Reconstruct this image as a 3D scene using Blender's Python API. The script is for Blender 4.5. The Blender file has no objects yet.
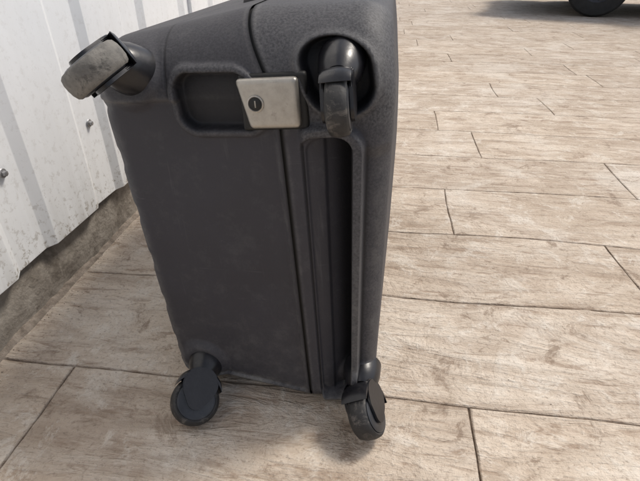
import bpy, bmesh, math, random
import numpy as np
from mathutils import Vector, Matrix, noise
random.seed(7)
S=bpy.context.scene
# ------------------------------------------------------------ helpers
def link(o,parent=None):
    S.collection.objects.link(o)
    if parent: o.parent=parent
    return o
def empty(name,loc=(0,0,0),rot=(0,0,0)):
    e=bpy.data.objects.new(name,None); e.empty_display_size=.1
    e.location=loc; e.rotation_euler=rot
    return link(e)
def mesh_obj(name,verts,faces,mat=None,parent=None,smooth=False):
    m=bpy.data.meshes.new(name); m.from_pydata([tuple(v) for v in verts],[],faces); m.update()
    if mat: m.materials.append(mat)
    if smooth:
        for p in m.polygons: p.use_smooth=True
    return link(bpy.data.objects.new(name,m),parent)
def bm_obj(name,bm,mat,parent=None,smooth=True):
    bmesh.ops.recalc_face_normals(bm,faces=bm.faces)
    m=bpy.data.meshes.new(name); bm.to_mesh(m); bm.free(); m.materials.append(mat)
    if smooth:
        for p in m.polygons: p.use_smooth=True
        m.set_sharp_from_angle(angle=math.radians(40))
    return link(bpy.data.objects.new(name,m),parent)
def rbox(name,c,h,bev,mat,parent=None,rot=None,seg=4,fn=None):
    bm=bmesh.new(); bmesh.ops.create_cube(bm,size=2)
    for v in bm.verts: v.co=Vector((v.co.x*h[0],v.co.y*h[1],v.co.z*h[2]))
    if fn:
        for v in bm.verts: v.co=Vector(fn(v.co))
    bmesh.ops.bevel(bm,geom=list(bm.edges),offset=bev,segments=seg,affect='EDGES',profile=.6)
    M=Matrix.Translation(c)
    if rot: M=M@rot
    bmesh.ops.transform(bm,matrix=M,verts=bm.verts)
    return bm_obj(name,bm,mat,parent)
def frame(axis):
    a=Vector(axis).normalized()
    t=Vector((0,1,0)) if abs(a.y)<.8 else Vector((1,0,0))
    b=a.cross(t).normalized(); c=a.cross(b).normalized()
    return a,b,c
def lathe(name,center,axis,prof,mat,parent=None,n=48,a0=0,a1=2*math.pi,ref=None,closed=True,taper=None):
    """prof: list of (axial, radius)"""
    a,b,c=frame(axis)
    if ref is not None:
        b=(Vector(ref)-a*Vector(ref).dot(a)).normalized(); c=a.cross(b)
    full=abs(a1-a0-2*math.pi)<1e-6
    vs=[];fs=[];C=Vector(center);m=len(prof)
    N_=n if full else n+1
    for i in range(N_):
        th=a0+(a1-a0)*i/n
        for x,r in prof:
            if taper is not None:
                t=abs(2*i/n-1); r=taper+(r-taper)*(1-.92*t**3)
            vs.append(C+a*x+(b*math.cos(th)+c*math.sin(th))*r)
    for i in range(n):
        i2=(i+1)%N_
        for j in range(m if closed else m-1):
            j2=(j+1)%m
            fs.append((i*m+j,i*m+j2,i2*m+j2,i2*m+j))
    if not full and closed:
        fs.append(tuple(range(m))); fs.append(tuple((N_-1)*m+j for j in range(m))[::-1])
    bm=bmesh.new(); bv=[bm.verts.new(v) for v in vs]
    for f in fs:
        try: bm.faces.new([bv[k] for k in f])
        except ValueError: pass
    bmesh.ops.remove_doubles(bm,verts=bm.verts,dist=1e-6)
    return bm_obj(name,bm,mat,parent)
def hull2(name,c1,r1,c2,r2,axis,x0,x1,mat,parent,bev=.0012):
    a,_,_=frame(axis); C1=Vector(c1); C2=Vector(c2)
    d=(C2-C1); d-=a*d.dot(a); L=d.length; b=d.normalized(); c=a.cross(b)
    al=math.acos(max(-1,min(1,(r1-r2)/L)))
    pts=[]
    for i in range(17):
        th=al+(2*math.pi-2*al)*i/16; pts.append(b*math.cos(th)*r1+c*math.sin(th)*r1)
    for i in range(17):
        th=-al+2*al*i/16; pts.append(b*(L+math.cos(th)*r2)+c*math.sin(th)*r2)
    bm=bmesh.new()
    lo=[bm.verts.new(C1+a*x0+p) for p in pts]; hi=[bm.verts.new(C1+a*x1+p) for p in pts]
    bm.faces.new(lo[::-1]); bm.faces.new(hi)
    n=len(pts)
    for i in range(n): bm.faces.new((lo[i],lo[(i+1)%n],hi[(i+1)%n],hi[i]))
    ed=[e for e in bm.edges if (e.verts[0] in lo)==(e.verts[1] in lo)]
    bmesh.ops.bevel(bm,geom=ed,offset=bev,segments=2,affect='EDGES')
    return bm_obj(name,bm,mat,parent)
# ------------------------------------------------------------ materials
def newmat(name):
    m=bpy.data.materials.new(name); m.use_nodes=True; nt=m.node_tree
    return m,nt,nt.nodes["Principled BSDF"]
class N:
    def __init__(s,nt): s.nt=nt
    def l(s,a,b): s.nt.links.new(a,b)
    def noise(s,vec,scale,detail=4,rough=.55,dist=0):
        o=s.nt.nodes.new('ShaderNodeTexNoise'); o.inputs['Scale'].default_value=scale; o.inputs['Detail'].default_value=detail
        o.inputs['Roughness'].default_value=rough; o.inputs['Distortion'].default_value=dist; s.l(vec,o.inputs['Vector']); return o.outputs['Fac']
    def ramp(s,fac,stops):
        o=s.nt.nodes.new('ShaderNodeValToRGB'); e=o.color_ramp.elements
        while len(e)<len(stops): e.new(.5)
        for i,(p,c) in enumerate(stops):
            e[i].position=p; e[i].color=(c,c,c,1) if isinstance(c,(int,float)) else (*c,1)
        s.l(fac,o.inputs[0]); return o.outputs[0]
    def mix(s,fac,a,b,mode='MIX'):
        o=s.nt.nodes.new('ShaderNodeMix'); o.data_type='RGBA'; o.blend_type=mode
        for sock,v in ((o.inputs[0],fac),(o.inputs[6],a),(o.inputs[7],b)):
            if isinstance(v,(int,float)): sock.default_value=v
            elif isinstance(v,tuple): sock.default_value=(*v,1)
            else: s.l(v,sock)
        return o.outputs[2]
    def math(s,op,a,b=0,clamp=False):
        o=s.nt.nodes.new('ShaderNodeMath'); o.operation=op; o.use_clamp=clamp
        for sock,v in ((o.inputs[0],a),(o.inputs[1],b)):
            if isinstance(v,(int,float)): sock.default_value=v
            else: s.l(v,sock)
        return o.outputs[0]
    def wsum(s,terms):
        r=None
        for sock,k in terms:
            t=s.math('MULTIPLY',sock,k); r=t if r is None else s.math('ADD',r,t)
        return r
    def mapping(s,vec,scale=(1,1,1),loc=(0,0,0),rot=(0,0,0)):
        o=s.nt.nodes.new('ShaderNodeMapping'); o.inputs['Scale'].default_value=scale; o.inputs['Location'].default_value=loc; o.inputs['Rotation'].default_value=rot
        s.l(vec,o.inputs['Vector']); return o.outputs[0]
    def coord(s): return s.nt.nodes.new('ShaderNodeTexCoord').outputs['Object']
    def attr(s,name):
        o=s.nt.nodes.new('ShaderNodeAttribute'); o.attribute_name=name; return o.outputs['Fac']
    def bump(s,h,strength,dist,prev=None):
        o=s.nt.nodes.new('ShaderNodeBump'); o.inputs['Strength'].default_value=strength; o.inputs['Distance'].default_value=dist
        s.l(h,o.inputs['Height'])
        if prev is not None: s.l(prev,o.inputs['Normal'])
        return o.outputs[0]

def mat_ground():
    m,nt,b=newmat("stamped_concrete"); q=N(nt); co=q.coord()
    rnd=q.attr('rnd')
    cmb=nt.nodes.new('ShaderNodeCombineXYZ'); q.l(q.math('MULTIPLY',rnd,37.),cmb.inputs[0]); q.l(q.math('MULTIPLY',rnd,11.),cmb.inputs[1])
    va=nt.nodes.new('ShaderNodeVectorMath'); va.operation='ADD'; q.l(co,va.inputs[0]); q.l(cmb.outputs[0],va.inputs[1]); vo=va.outputs[0]
    g1=q.noise(q.mapping(vo,(2.6,10.5,1)),1.0,5,.72,1.7)     # broad stamped relief
    g2=q.noise(q.mapping(vo,(7,46,1)),1.0,4,.74,1.1)         # grain
    st=q.noise(co,2.6,6,.72,.8)                              # stains over several planks
    sp=q.noise(co,13,6,.80,.5)                               # mottling
    fine=q.noise(co,150,3,.75)
    base=q.ramp(g1,[(.27,(.36,.285,.22)),(.42,(.50,.415,.335)),(.56,(.61,.525,.435)),(.72,(.68,.60,.51))])
    base=q.mix(q.ramp(g2,[(.36,.75),(.47,0.)]),base,(.31,.23,.17))
    base=q.mix(q.ramp(st,[(.50,.0),(.60,.50)]),base,(.43,.345,.265))
    base=q.mix(q.ramp(st,[(.36,.60),(.47,0)]),base,(.69,.63,.555))
    base=q.mix(q.ramp(sp,[(.35,.85),(.44,0)]),base,(.29,.22,.165))
    base=q.mix(q.ramp(sp,[(.53,0.),(.62,.65)]),base,(.71,.655,.58))
    base=q.mix(q.ramp(fine,[(.35,.50),(.45,0)]),base,(.26,.205,.16))
    tint=q.ramp(rnd,[(0,(.93,.915,.90)),(.5,(1,.985,.965)),(1,(1.0,1.0,1.0))])
    base=q.mix(1.,base,tint,'MULTIPLY')
    jn=q.noise(co,7,5,.75)
    base=q.mix(q.math('MULTIPLY',q.attr('joint'),q.ramp(jn,[(.38,.10),(.56,.88)])),base,(.19,.14,.10))
    q.l(base,b.inputs['Base Color']); b.inputs['Roughness'].default_value=.82
    b.inputs['Specular IOR Level'].default_value=.28
    q.l(q.bump(q.wsum([(g1,1.5),(g2,.7),(sp,.9),(fine,.10)]),.85,.009),b.inputs['Normal']); return m
def mat_shell():
    m,nt,b=newmat("case_plastic"); q=N(nt); co=q.coord()
    dark=q.attr('dark'); dust=q.attr('dust'); light=q.attr('lit_grain')
    big=q.noise(co,6,4,.65); scr=q.noise(q.mapping(co,(60,60,4),rot=(0,.25,0)),1.,4,.75,.8); fine=q.noise(co,380,2,.65)
    scr2=q.noise(q.mapping(co,(7,30,90),rot=(0,-.7,0)),1.,4,.75,1.2)
    c=q.ramp(big,[(.3,(.033,.032,.039)),(.7,(.044,.043,.052))])
    c=q.mix(light,c,q.ramp(fine,[(.35,(.036,.036,.041)),(.65,(.092,.092,.098))]))  # grain speckle, plus a lighter painted tone where the shell looks lit
    c=q.mix(q.ramp(scr,[(.61,0.),(.72,.38)]),c,(.10,.10,.105))
    c=q.mix(q.ramp(scr2,[(.65,0.),(.73,.42)]),c,(.12,.12,.124))
    sm_=q.noise(co,34,6,.80)
    c=q.mix(q.ramp(sm_,[(.52,0.),(.72,.36)]),c,(.090,.089,.092))
    c=q.mix(q.math('MULTIPLY',dust,q.ramp(sm_,[(.38,.05),(.62,.85)])),c,(.19,.185,.178))
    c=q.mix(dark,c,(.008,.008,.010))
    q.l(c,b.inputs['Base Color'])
    q.l(q.ramp(big,[(.3,.58),(.7,.70)]),b.inputs['Roughness']); b.inputs['Specular IOR Level'].default_value=.40
    q.l(q.bump(q.wsum([(fine,.16),(big,1.0),(scr,.06)]),.45,.004),b.inputs['Normal']); return m
def mat_simple(name,c1,c2,rough,scale=60,metal=0,dirt=None,bump=.2,bd=.0006,spec=.5,rs=(0.9,1.1)):
    m,nt,b=newmat(name); q=N(nt); co=q.coord()
    n1=q.noise(co,scale,4,.65)
    c=q.ramp(n1,[(.35,c1),(.65,c2)])
    if dirt: c=q.mix(q.ramp(q.noise(co,scale*.6,5,.75,.5),[(dirt[1],0.),(dirt[1]+.12,dirt[2])]),c,dirt[0])
    q.l(c,b.inputs['Base Color']); b.inputs['Metallic'].default_value=metal; b.inputs['Specular IOR Level'].default_value=spec
    q.l(q.ramp(n1,[(.3,rough*rs[0]),(.7,rough*rs[1])]),b.inputs['Roughness'])
    if bump: q.l(q.bump(q.noise(co,scale*6,3,.6),bump,bd),b.inputs['Normal'])
    return m
def mat_wall():
    m,nt,b=newmat("white_painted_sheet"); q=N(nt); co=q.coord()
    sx=nt.nodes.new('ShaderNodeSeparateXYZ'); q.l(co,sx.inputs[0]); z=sx.outputs[2]
    streak=q.noise(q.mapping(co,(1,40,2.0)),1.,4,.65,.3); sp=q.noise(co,70,5,.78); big=q.noise(co,5,3,.6)
    low=q.ramp(z,[(.0,1.),(.118,1.),(.155,.45),(.28,.18),(.7,.05)])
    c=q.ramp(big,[(.3,(.79,.81,.83)),(.7,(.83,.845,.86))])
    c=q.mix(q.math('MULTIPLY',low,q.ramp(streak,[(.40,.0),(.66,.6)])),c,(.50,.49,.47))
    c=q.mix(q.math('MULTIPLY',low,q.ramp(sp,[(.54,.0),(.61,.9)])),c,(.30,.265,.22))
    c=q.mix(q.ramp(sp,[(.72,.0),(.76,.6)]),c,(.30,.28,.25))
    q.l(c,b.inputs['Base Color']); b.inputs['Roughness'].default_value=.42
    q.l(q.bump(big,.25,.01),b.inputs['Normal']); return m

M_ground=mat_ground(); M_shell=mat_shell(); M_wall=mat_wall()
M_black=mat_simple("black_plastic",(.007,.007,.009),(.016,.016,.019),.30,40,dirt=((.08,.075,.07),.60,.4))
M_gap=mat_simple("gap_rubber",(.004,.004,.004),(.010,.010,.010),.6,80)
M_rubber=mat_simple("wheel_rubber",(.014,.014,.015),(.030,.029,.029),.62,70,dirt=((.15,.135,.12),.54,.7),bump=.4,bd=.0008)
M_rubber_worn=mat_simple("worn_wheel_rubber",(.11,.105,.097),(.20,.19,.172),.8,90,dirt=((.03,.029,.028),.52,.8),bump=.6,bd=.001)
M_hub=mat_simple("wheel_hub",(.014,.016,.020),(.028,.030,.036),.36,70,dirt=((.13,.12,.11),.60,.4))
M_metal=mat_simple("satin_nickel",(.36,.34,.305),(.44,.415,.375),.42,90,metal=.7,dirt=((.17,.155,.135),.58,.5),bump=.3,bd=.0005)
M_steel=mat_simple("zinc_screw",(.30,.30,.31),(.42,.42,.42),.45,200,metal=.7,dirt=((.2,.13,.08),.58,.6))
M_conc=mat_simple("rough_concrete",(.21,.185,.155),(.38,.345,.30),.9,16,dirt=((.12,.10,.08),.52,.65),bump=.8,bd=.004)
M_dirt=mat_simple("dirt",(.18,.145,.115),(.40,.34,.28),.95,50,bump=1.,bd=.003)
M_carp=mat_simple("car_paint",(.012,.013,.016),(.018,.019,.022),.2,5,bump=0,spec=.6)
M_glass=mat_simple("car_glass",(.01,.012,.013),(.014,.015,.016),.06,5,bump=0,spec=.7)
M_tyre=mat_simple("car_tyre",(.015,.015,.015),(.03,.03,.03),.8,20)
M_rim=mat_simple("car_rim",(.04,.04,.045),(.07,.07,.08),.5,20,metal=.4)
M_red=mat_simple("tail_light",(.3,.01,.01),(.35,.015,.01),.2,20,bump=0)
M_lamp=mat_simple("head_light",(.5,.5,.5),(.6,.6,.6),.1,20,bump=0)

# ------------------------------------------------------------ ground (world x = along planks, y = across rows)
def build_ground():
    verts=[];faces=[];rn=[];jt=[]
    def quad(x0,x1,y0,y1,z):
        b=len(verts); verts.extend([(x0,y0,z),(x1,y0,z),(x1,y1,z),(x0,y1,z)]); faces.append((b,b+1,b+2,b+3)); rn.extend([.5]*4); jt.extend([.9]*4)
    fixed={1:[-.482,.168],2:[-1.3,1.18],3:[.542],4:[.194],5:[.72],6:[.337],7:[.206],8:[.705]}
    quad(-250,250,-60,400,-.0065)
    X0,X1=-.66,9.0
    for k in range(-6,54):
        y0=-.011+.26*k; y1=y0+.26
        js=sorted(fixed.get(k,[random.uniform(-.3,.5)]))
        xs=js[:]
        x=js[0]
        while x>X0:
            x-=random.uniform(.7,1.4); xs.append(x)
        x=js[-1]
        while x<X1:
            x+=random.uniform(.7,1.7); xs.append(x)
        xs=sorted([x for x in xs if X0+.05<x<X1]); xs=[X0]+xs+[X1]
        for xa,xb in zip(xs[:-1],xs[1:]):
            r=random.random()
            near=k<14 and xa<4
            sb=.02 if near else 2.0
            def ring(ins,z,jm):
                nx=max(1,int((xb-xa)/sb)); ny=max(1,int(.26/sb)); p=[]
                a0,a1,c0,c1=xa+ins,xb-ins,y0+ins,y1-ins
                for i in range(nx): p.append((a0+(a1-a0)*i/nx,c0))
                for i in range(ny): p.append((a1,c0+(c1-c0)*i/ny))
                for i in range(nx): p.append((a1-(a1-a0)*i/nx,c1))
                for i in range(ny): p.append((a0,c1-(c1-c0)*i/ny))
                out=[]
                for (x,y) in p:
                    if near:
                        j=noise.noise_vector(Vector((x*30,y*30,z*300+3+r*5)))*.0034*jm
                        j2=noise.noise_vector(Vector((x*2.6,y*2.6,5)))*.016
                        x+=j.x+j2.x; y+=j.y+j2.y
                    out.append((x,y,z))
                return out
            r0=ring(-.0002,-.0060,0); r1=ring(.0013,-.0014,.45); r2=ring(.0032,0,1)
            b=len(verts); n=len(r0)
            verts.extend(r0+r1+r2); rn.extend([r]*3*n); jt.extend([1.]*n+[.65]*n+[0.]*n)
            for i in range(n):
                j=(i+1)%n
                faces.append((b+i,b+j,b+n+j,b+n+i)); faces.append((b+n+i,b+n+j,b+2*n+j,b+2*n+i))
            faces.append(tuple(b+2*n+i for i in range(n)))
    o=mesh_obj("ground",verts,faces,M_ground)
    for nm,d in (('rnd',rn),('joint',jt)):
        a=o.data.attributes.new(nm,'FLOAT','POINT'); a.data.foreach_set('value',np.array(d,dtype=np.float32))
build_ground()

# ------------------------------------------------------------ wall
wall=empty("corrugated_metal_wall")
def build_wall():
    prof=[]; x_out,x_in=-.600,-.611
    period=.26; c0=.64
    k=int((-2.0-c0)/period)
    c=c0+period*k
    prof.append((x_out,c-.13))
    while c<3.2:
        prof+= [(x_out,c-.058),(x_in,c-.038),(x_in,c+.038),(x_out,c+.058)]
        c+=period
    prof.append((x_out,c-.13))
    verts=[];faces=[]
    zs=[.115,.117]+[.2+.2*i for i in range(12)]
    for z in zs:
        for (x,y) in prof:
            dz=.006*noise.noise(Vector((x*5,y*6,1))) if z<.13 else 0
            dx=.005*noise.noise(Vector((0,y*3,z*3)))
            verts.append((x+dx,y,z+dz))
    n=len(prof)
    for i in range(len(zs)-1):
        for j in range(n-1): faces.append((i*n+j,i*n+j+1,(i+1)*n+j+1,(i+1)*n+j))
    o=mesh_obj("cladding",verts,faces,M_wall,wall)
    md=o.modifiers.new("t",'SOLIDIFY'); md.thickness=.002; md.offset=-1
    bv=o.modifiers.new("b",'BEVEL'); bv.width=.004; bv.segments=2; bv.limit_method='ANGLE'; bv.angle_limit=math.radians(20)
    for i in range(-8,9):
        for zz in (.285,1.1):
            yy=c0+period*i
            lathe("screw_washer",(x_in+.004,yy,zz),(1,0,0),[(0,0),(0,.0085),(.0015,.0075),(.002,0)],M_steel,wall,24,closed=False)
            lathe("screw_head",(x_in+.006,yy,zz),(1,0,0),[(0,.005),(.0045,.0048),(.005,.004),(.005,0)],M_steel,wall,6,closed=False)
    rbox("lap_cover",(x_out+.004,1.53,1.3),(.006,.02,1.18),.002,M_wall,wall)
build_wall()
def build_plinth():
    verts=[];faces=[]
    ys=np.arange(-2,4.2,.015); zs=[-.02,.0,.015,.03,.045,.06,.075,.09,.105,.112]
    for z in zs:
        for y in ys:
            x=-.628+.006*noise.noise(Vector((y*7,z*12,2)))+.004*noise.noise(Vector((y*32,z*40,2)))
            if z>.11: x-=.010
            verts.append((x,y,z))
    for y in ys: verts.append((-.85,y,.112))
    n=len(ys)
    for i in range(len(zs)):
        for j in range(n-1): faces.append((i*n+j,i*n+j+1,(i+1)*n+j+1,(i+1)*n+j))
    mesh_obj("plinth",verts,faces,M_conc,wall,smooth=True)
    mesh_obj("core",[(-.85,-2,.112),(-.7,-2,.112),(-.7,4.18,.112),(-.85,4.18,.112),(-.85,-2,2.4),(-.7,-2,2.4),(-.7,4.18,2.4),(-.85,4.18,2.4)],[(0,1,5,4),(1,2,6,5),(2,3,7,6),(3,0,4,7),(4,5,6,7)],M_conc,wall)
build_plinth()
def build_soil():
    verts=[];faces=[]
    ys=np.arange(-1.5,4.,.010); xs=[-.64,-.630,-.624,-.619,-.614,-.609]
    hs=[.010,.008,.006,.004,.001,-.003]
    for x,h in zip(xs,hs):
        for y in ys:
            k=.6+.9*noise.noise(Vector((y*9,x*9,0)))+.3*noise.noise(Vector((y*60,x*60,0)))
            verts.append((x+.006*noise.noise(Vector((y*14,0,4))),y,h*max(k,.05) if h>0 else h))
    n=len(ys)
    for i in range(len(xs)-1):
        for j in range(n-1): faces.append((i*n+j,(i+1)*n+j,(i+1)*n+j+1,i*n+j+1))
    rng=random.Random(3)
    for _ in range(460):
        y=rng.uniform(-.2,2.2); x=-.615+abs(rng.gauss(0,.025)); r=rng.uniform(.0006,.0018)
        if rng.random()<.18: x=rng.uniform(-.6,1.4); r*=.7
        b=len(verts); th=rng.uniform(0,3)
        for i in range(4):
            a=th+i*math.pi/2; verts.append((x+r*math.cos(a),y+r*.8*math.sin(a),.0003))
        verts.append((x+r*.2,y,r*.9+.0003))
        for i in range(4): faces.append((b+i,b+(i+1)%4,b+4))
    mesh_obj("soil",verts,faces,M_dirt)
build_soil()

# ------------------------------------------------------------ suitcase
ROLL=math.radians(4)
case=empty("hardshell_suitcase",(-.077,.483,.004),(0,-ROLL,0))
LV,WH=.74,.545
def sm(x,w):
    t=np.clip(x/w+.5,0,1); return t*t*(3-2*t)
def bend(u,w):
    return -.032*sm(w-.500,.11)*np.clip(1-np.abs(u)/.15,0,1)
def rb(u,w,cx,cy,hx,hy,r):
    dx=np.abs(u-cx)-(hx-r); dy=np.abs(w-cy)-(hy-r)
    return np.hypot(np.maximum(dx,0),np.maximum(dy,0))+np.minimum(np.maximum(dx,dy),0)-r
def perimeter(vn,vf,wb,wt,R,Rb):
    P=[]
    def arc(cv,cw,R,a0,a1,n):
        for i in range(n):
            a=math.radians(a0+(a1-a0)*i/n); P.append((cv+R*math.cos(a),cw+R*math.sin(a)))
    def line(p,q,n):
        for i in range(n): P.append((p[0]+(q[0]-p[0])*i/n,p[1]+(q[1]-p[1])*i/n))
    arc(vn+Rb,wb+Rb,Rb,270,180,30); line((vn,wb+Rb),(vn,wt-R),240); arc(vn+R,wt-R,R,180,90,60)
    line((vn+R,wt),(vf-R,wt),60); arc(vf-R,wt-R,R,90,0,14); line((vf,wt-R),(vf,wb+Rb),20); arc(vf-Rb,wb+Rb,Rb,0,-90,14)
    line((vf-Rb,wb),(vn+Rb,wb),40)
    return P
NEAR=30+240+60
def shell(side):
    secs=[]
    if side<0:
        T=.192; RR=.030
        for t in np.linspace(0,T,116): secs.append((t,.07*t,.17*t,.12*t))
        for a in np.linspace(0,90,16)[1:]:
            th=math.radians(a); t=T+RR*math.sin(th); e=RR*(1-math.cos(th)); secs.append((t,.07*t+e,.17*t+e,.12*t+e))
        e0=RR; tt=T+RR
        for e in (.045,.06,.09,.13,.18): secs.append((tt+.004*(e-e0)/.15,.07*tt+e,.17*tt+e,.12*tt+e))
    else:
        T=.080; RR=.024
        for t in np.linspace(0,T,90): secs.append((t,.05*t,.05*t,.03*t))
        for a in np.linspace(0,90,18)[1:]:
            th=math.radians(a); t=T+RR*math.sin(th); e=RR*1.1*(1-math.cos(th)); secs.append((t,.05*t+e,.05*t+e,.03*t+e))
        tt=T+RR
        for e in (.04,.06,.09,.13,.18): secs.append((tt+.008*(e-.03)/.15,.05*tt+e,.05*tt+e,.03*tt+e))
    rows=[]
    for (t,en,eb,et) in secs:
        R=max(.078-.35*max(0,en-.02),.03) if en<.1 else .03
        rows.append([(side*t,v,w) for v,w in perimeter(en,LV-en,eb,WH-et,R,.030)])
    A=np.array(rows); nu,nj,_=A.shape
    U=A[:,:,0].copy(); Wd=A[:,:,2].copy()
    near=np.zeros(nj); near[:NEAR]=1; near=near[None,:]*np.ones((nu,1))
    h=np.zeros_like(U); dark=np.zeros_like(U); dust=np.zeros_like(U); lit_gr=np.zeros_like(U)
    if side<0:
        wb=.17*(-U)
        edge_top=sm(.4615-Wd,.004); edge_bot=sm(Wd-(.018+wb),.006); eu=sm(-U-.006,.004)
        panel=edge_top*edge_bot*eu
        h+=.0055*panel
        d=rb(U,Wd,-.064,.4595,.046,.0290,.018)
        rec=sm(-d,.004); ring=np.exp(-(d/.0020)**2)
        bead=sm(.0042-np.abs(d-.0050),.004); h-=.0060*bead; lit_gr+=.5*bead
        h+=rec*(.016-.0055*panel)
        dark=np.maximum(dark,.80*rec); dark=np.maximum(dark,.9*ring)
        seam=np.exp(-((U+.121)/.0012)**2)*sm(Wd-.466,.004); h+=.002*seam; dark=np.maximum(dark,.9*seam)
        for (cu,cw) in ((-.168,.490),(-.165,.062)):
            dd=np.hypot(U-cu,Wd-cw); k=sm(.036-dd,.016); h-=.008*k*(dd<.06)
        lit_gr+=.35*sm(Wd-.462,.004)  # corner above the panel coloured lighter, as if catching sky light
        dust+=.9*np.exp(-((Wd-(.018+wb))/.008)**2)+.20*sm(.12-Wd,.14)+.6*np.exp(-((Wd-.4615)/.0028)**2)+.35*sm(-U-.200,.02)+.35*np.exp(-((U+.006)/.002)**2)
        capw=sm(-U-.200,.026)
        rib=.5+.5*np.cos(2*np.pi*(Wd-.05)/.075); rib=sm(rib-.25,.4)
        inn=sm(Wd-.06,.02)*sm(.455-Wd,.01)
        A[:,:,0]+=capw*inn*(.0030+.0020*(1-rib))
    else:
        B=U
        g=np.exp(-((B-.0175)/.0013)**2)*sm(.414-Wd,.01)*sm(Wd-.012,.01); h+=.003*g; dark=np.maximum(dark,.8*g)
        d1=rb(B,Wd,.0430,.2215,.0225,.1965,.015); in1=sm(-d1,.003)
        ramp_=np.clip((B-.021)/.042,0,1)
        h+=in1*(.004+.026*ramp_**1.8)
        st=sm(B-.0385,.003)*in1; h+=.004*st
        dark=np.maximum(dark,in1*(.10+.75*sm(B-.051,.014)))  # outer side of the channel darkened in colour, painted-in shade
        d3=rb(B,Wd,.0400,.2215,.0315,.2060,.023)
        lip=sm(.0058-np.abs(d3),.0045)*sm(B-.018,.010); h-=.0125*lip
        lit_gr+=.75*lip  # lip coloured lighter so it looks lit
        land=sm(d3-.0058,.004)*sm(B-.045,.01)*sm(.40-Wd,.02)*sm(Wd-.07,.02)
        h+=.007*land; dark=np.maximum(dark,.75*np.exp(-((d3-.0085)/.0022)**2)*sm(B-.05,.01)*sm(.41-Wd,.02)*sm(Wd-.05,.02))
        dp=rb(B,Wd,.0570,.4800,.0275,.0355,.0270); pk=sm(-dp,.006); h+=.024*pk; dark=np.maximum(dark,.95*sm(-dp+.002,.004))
        h-=.0035*np.exp(-((dp-.004)/.003)**2)*(Wd>.437)
        dd=np.hypot(B-.078,Wd-.045); h-=.008*sm(.030-dd,.014)
        lit_gr+=.8*sm(Wd-.43,.02)+.5*sm(B-.078,.01)  # grain, with the upper part painted lighter as if lit; outer edge lighter too
        dust+=.45*lip*sm(.25-Wd,.3)+.3*sm(.06-Wd,.1)+.35*np.exp(-((dp-.004)/.003)**2)+.3*np.exp(-((B-.003)/.002)**2)+.35*np.exp(-((B-.094)/.006)**2)
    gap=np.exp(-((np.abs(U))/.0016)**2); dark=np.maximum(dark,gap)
    A[:,:,1]+=near*h
    top=np.zeros(nj); top[NEAR:NEAR+60]=1
    if side<0:
        seam=np.exp(-((U+.121)/.0014)**2); A[:,:,2]-=.002*seam*top[None,:]
        dark=np.maximum(dark,.9*seam*top[None,:])
    dark*=np.maximum(near,top[None,:]); lit_gr=np.clip(lit_gr*near+.55*(1-near),0,1); dust=dust*near
    A[:,:,0]+=bend(U,Wd)*( (Wd>.4))
    if side>0:
        A[:,:,0]+=U*.6*(Wd-.2)
    verts=A.reshape(-1,3)
    idx=np.arange(nu*nj).reshape(nu,nj)
    a=idx[:-1,:]; b=idx[1:,:]; a2=np.roll(a,-1,1); b2=np.roll(b,-1,1)
    F=np.stack([a,a2,b2,b] if side>0 else [a,b,b2,a2],-1).reshape(-1,4)
    faces=[tuple(f) for f in F.tolist()]
    cap=idx[-1,:].tolist(); faces.append(tuple(cap if side>0 else cap[::-1]))
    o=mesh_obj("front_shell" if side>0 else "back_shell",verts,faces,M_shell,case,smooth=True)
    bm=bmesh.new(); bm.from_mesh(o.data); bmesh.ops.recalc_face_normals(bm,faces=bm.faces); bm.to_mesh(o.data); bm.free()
    for nm,dd in (('dark',dark),('dust',dust),('lit_grain',lit_gr)):
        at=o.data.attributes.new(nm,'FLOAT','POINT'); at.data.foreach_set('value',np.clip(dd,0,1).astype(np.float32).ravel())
    o.location.x=side*.0015
    return o
shell(-1); shell(1)
def gasket():
    P=perimeter(.0035,LV-.0035,.0035,WH-.0035,.075,.028); n=len(P)
    bn=lambda w: float(bend(np.array(0.),np.array(w+.003))) if w>.4 else 0.
    vs=[(-.004+bn(w),v,w) for v,w in P]+[(.004+bn(w),v,w) for v,w in P]
    fs=[(i,(i+1)%n,n+(i+1)%n,n+i) for i in range(n)]
    mesh_obj("gasket",vs,fs,M_gap,case,smooth=True)
gasket()
# latch
Rt=Matrix.Rotation(math.radians(-4),4,'X')
def slant(c):  # left edge leans, right edge nearly square
    x,y,z=c
    if x<0: x+=(.026-z)*.22
    return (x,y,z)
rbox("latch_plate",(-.0085,-.0020,.4595),(.0325,.0080,.0255),.0060,M_metal,case,Rt,seg=6,fn=slant)
rbox("latch_backing",(-.004,.004,.4595),(.0355,.0060,.0290),.004,M_gap,case,Rt)
lathe("lock_ring",(-.021,-.0100,.461),(0,-1,.07),[(0,.0090),(.0012,.0088),(.0016,.0074),(.0004,.0066),(-.001,.0066)],M_metal,case,40,closed=False)
lathe("lock_core",(-.021,-.0100,.461),(0,-1,.07),[(.0004,.0070),(.0010,.0060),(.0010,0)],M_gap,case,40,closed=False)
rbox("key_slot",(-.021,-.0112,.461),(.0007,.0003,.0035),.0002,M_metal,case,Rt,seg=1)
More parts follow.
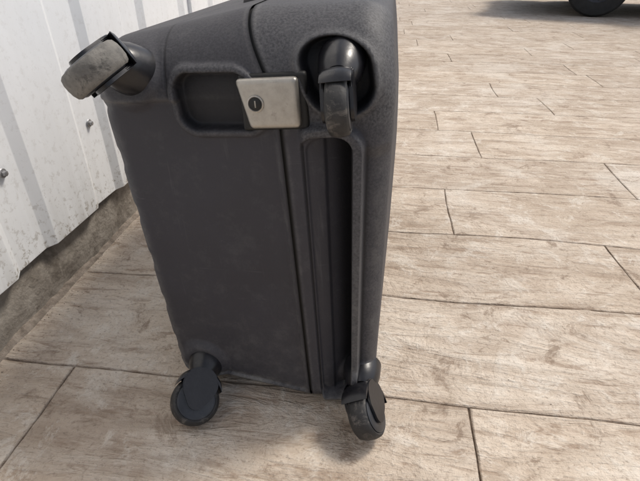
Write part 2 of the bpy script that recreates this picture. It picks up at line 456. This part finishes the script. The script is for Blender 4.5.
# wheels
def wheel(nm,c,axle,sp,R=.030,hw=.0105,tread=M_rubber,base_r=.024,base_v=.02,hood=62,ck=.0135,side=1.0):
    c=Vector(c); sp=Vector(sp); ax=Vector(axle).normalized()
    prof=[(-hw*.55,.35*R),(-hw*.75,.5*R),(-hw*.9,.78*R),(-hw,.86*R),(-hw*.85,.94*R),(-hw*.45,.99*R),(0,R),(hw*.45,.99*R),(hw*.85,.94*R),(hw,.86*R),(hw*.9,.78*R),(hw*.75,.5*R),(hw*.55,.35*R)]
    lathe(nm+"_tyre",c,ax,prof,tread,case,56)
    for s in (-1,1):
        lathe(nm+"_hub",c,ax*s,[(hw*.70,.80*R),(hw*1.02,.78*R),(hw*1.12,.70*R),(hw*1.08,.3*R),(hw*1.2,.24*R),(hw*1.2,0)],M_hub,case,40,closed=False)
    d=sp-c; ref=d-ax*d.dot(ax); rn=ref.normalized()
    c2=c+rn*R*.62
    for s in (-1,1):
        x0,x1=(hw*1.16,hw*1.16+.0036) if s>0 else (-hw*1.16-.0036,-hw*1.16)
        hull2(nm+"_fork",c-rn*.001,ck,c2,R*.74,ax,x0,x1,M_black,case,bev=.0014)
    H=hw*1.16+.0030
    bo=[(-H,1.05),(-H,1.18),(-H*.8,1.27),(-H*.4,1.31),(0,1.33),(H*.4,1.31),(H*.8,1.27),(H,1.18),(H,1.05),(0,1.05)]
    prof=[(x,R*r) for x,r in bo]
    lathe(nm+"_hood",c,ax,prof,M_black,case,32,a0=-math.radians(hood),a1=math.radians(hood),ref=ref,taper=R*1.045)
    tip=(c+rn*R*1.15)
    p0=Vector((sp.x,base_v,sp.z)); a=(tip-p0); L=a.length
    lathe(nm+"_swivel",p0,a,[(0,base_r*1.2),(L*.55,base_r*1.1),(L*.85,base_r*.95),(L+.004,base_r*.72),(L+.006,0)],M_black,case,40,closed=False)
wheel("wheel_a",(-.166,-.040,.507),(-.50,-.10,.86),(-.160,0,.488),R=.033,hw=.0125,tread=M_rubber_worn,base_v=.03)
wheel("wheel_b",(.0665,-.028,.460),(1,0,.05),(.066,.006,.492),R=.0285,hw=.0105,tread=M_rubber,base_v=.03,base_r=.021,hood=72)
wheel("wheel_c",(-.165,-.043,.039),(.50,-.45,.74),(-.162,-.002,.062),R=.0350,hw=.0125,tread=M_rubber,base_v=.03)
wheel("wheel_d",(.086,-.040,.030),(.88,-.05,.46),(.076,-.002,.052),R=.034,hw=.0145,tread=M_rubber,base_v=.03,hood=66)
def handle():
    pts=[]
    for i in range(25):
        t=i/24; v=.24+.24*t; lift=.030*min(1,math.sin(math.pi*t)*1.8)
        pts.append(Vector((-.065,v,.530+lift)))
    bm=bmesh.new(); rings=[]
    for i,p in enumerate(pts):
        tan=(pts[min(i+1,24)]-pts[max(i-1,0)]).normalized(); nrm=Vector((1,0,0)).cross(tan)
        rings.append([bm.verts.new(p+Vector((1,0,0))*.014*math.cos(a)+nrm*.007*math.sin(a)) for a in [k*math.pi/8 for k in range(16)]])
    for a,b in zip(rings[:-1],rings[1:]):
        for k in range(16): bm.faces.new((a[k],a[(k+1)%16],b[(k+1)%16],b[k]))
    bm.faces.new(rings[0]); bm.faces.new(rings[-1])
    bm_obj("carry_handle",bm,M_black,case)
    for v in (.235,.485): rbox("handle_mount",(-.065,v,.532),(.020,.022,.010),.005,M_black,case)
handle()

# ------------------------------------------------------------ parked car
car=empty("parked_car",(1.24,5.62,0),(0,0,math.radians(-14)))
def build_car():
    low=[(0.05,.30)]+[(.75-.34*math.cos(math.pi*i/12),.28+.34*math.sin(math.pi*i/12)) for i in range(13)]
    low+=[(1.2,.17),(2.9,.17)]+[(3.30-.34*math.cos(math.pi*i/12),.28+.34*math.sin(math.pi*i/12)) for i in range(13)]+[(4.1,.32)]
    up=[(4.18,.6),(4.12,.98),(3.55,1.05),(2.0,1.0),(1.2,.95),(.35,.80),(0.02,.62),(-.02,.45)]
    W=1.72
    prof=low+up; n=len(prof)
    bm=bmesh.new()
    L=[[bm.verts.new((x,y,z)) for x,z in prof] for y in (0,W)]
    bm.faces.new(L[0]); bm.faces.new(L[1][::-1])
    for i in range(n): bm.faces.new((L[0][i],L[0][(i+1)%n],L[1][(i+1)%n],L[1][i]))
    bmesh.ops.bevel(bm,geom=[e for e in bm.edges if abs(e.verts[0].co.y-e.verts[1].co.y)<.01],offset=.03,segments=3,affect='EDGES')
    bm_obj("body",bm,M_carp,car)
    def cabin(nm,pr,ins0,ins1,mat):
        bm=bmesh.new(); a=[];b=[]
        for x,z in pr:
            k=(z-.95)/.5; a.append(bm.verts.new((x,ins0+(ins1-ins0)*k,z))); b.append(bm.verts.new((x,W-ins0-(ins1-ins0)*k,z)))
        bm.faces.new(a); bm.faces.new(b[::-1]); m=len(pr)
        for i in range(m): bm.faces.new((a[i],a[(i+1)%m],b[(i+1)%m],b[i]))
        bm_obj(nm,bm,mat,car,smooth=False)
    cabin("glasshouse",[(1.15,.95),(1.85,1.40),(3.3,1.40),(3.95,1.0)],.05,.20,M_glass)
    rbox("roof",(2.58,W/2,1.425),(.80,.66,.03),.025,M_carp,car)
    for xx in (2.05,2.85):
        for yy in (.09,W-.09): rbox("pillar",(xx,yy+(.035 if yy<1 else -.035),1.19),(.035,.02,.24),.008,M_carp,car,Matrix.Rotation(math.radians(-16 if yy<1 else 16),4,'X'))
    rbox("underbody",(2.1,W/2,.22),(1.95,.60,.05),.02,M_tyre,car)
    rbox("bumper_front",(.03,W/2,.45),(.08,.80,.10),.04,M_carp,car)
    rbox("bumper_rear",(4.14,W/2,.48),(.08,.80,.10),.04,M_carp,car)
    for yy in (.25,W-.25):
        rbox("headlight",(.06,yy,.66),(.08,.17,.055),.03,M_lamp,car); rbox("taillight",(4.13,yy,.82),(.05,.14,.08),.03,M_red,car)
    for yy in (-.06,W+.06): rbox("mirror",(1.45,yy,1.0),(.06,.08,.055),.025,M_carp,car)
    for xx in (.75,3.30):
        for yy,s in ((.10,-1),(W-.10,1)):
            lathe("tyre",(xx,yy,.28),(0,1,0),[(-.09,.15),(-.10,.20),(-.09,.26),(-.06,.28),(.06,.28),(.09,.26),(.10,.20),(.09,.15)],M_tyre,car,48)
            lathe("rim",(xx,yy,.28),(0,s,0),[(.08,.16),(.09,.15),(.06,.12),(.05,.05),(.07,.04),(.07,0)],M_rim,car,40,closed=False)
            for k in range(5):
                a=k*2*math.pi/5; rbox("spoke",(xx+.085*math.cos(a),yy+s*.070,.28+.085*math.sin(a)),(.06,.012,.016),.005,M_rim,car,Matrix.Rotation(-a,4,'Y'))
build_car()

# ------------------------------------------------------------ light + camera
sun_el,sun_az=math.radians(54),math.radians(55)
w=bpy.data.worlds.new("World"); S.world=w; w.use_nodes=True; nt=w.node_tree
bg=nt.nodes["Background"]; sky=nt.nodes.new("ShaderNodeTexSky"); sky.sky_type='NISHITA'; sky.sun_disc=False
sky.sun_elevation=sun_el; sky.sun_rotation=sun_az; sky.dust_density=3.; sky.air_density=1.0
hs=nt.nodes.new("ShaderNodeHueSaturation"); hs.inputs['Saturation'].default_value=.55
nt.links.new(sky.outputs[0],hs.inputs['Color']); nt.links.new(hs.outputs[0],bg.inputs[0]); bg.inputs[1].default_value=.15
ld=bpy.data.lights.new("sun",'SUN'); ld.energy=2.35; ld.angle=math.radians(12); ld.color=(1,.93,.83)
so=link(bpy.data.objects.new("sun",ld))
dirv=Vector((math.sin(sun_az)*math.cos(sun_el),math.cos(sun_az)*math.cos(sun_el),math.sin(sun_el)))
so.rotation_euler=dirv.to_track_quat('Z','Y').to_euler(); so.location=(3,3,5)
cd=bpy.data.cameras.new("camera"); cam=link(bpy.data.objects.new("camera",cd))
cd.sensor_width=36; cd.lens=475/640*36; cd.clip_start=.01; cd.clip_end=1000
cam.location=(0,0,.6); cam.rotation_euler=(math.radians(90-31.84),0,math.radians(7.64))
S.camera=cam
S.view_settings.view_transform='Standard'; S.view_settings.look='None'; S.view_settings.exposure=0
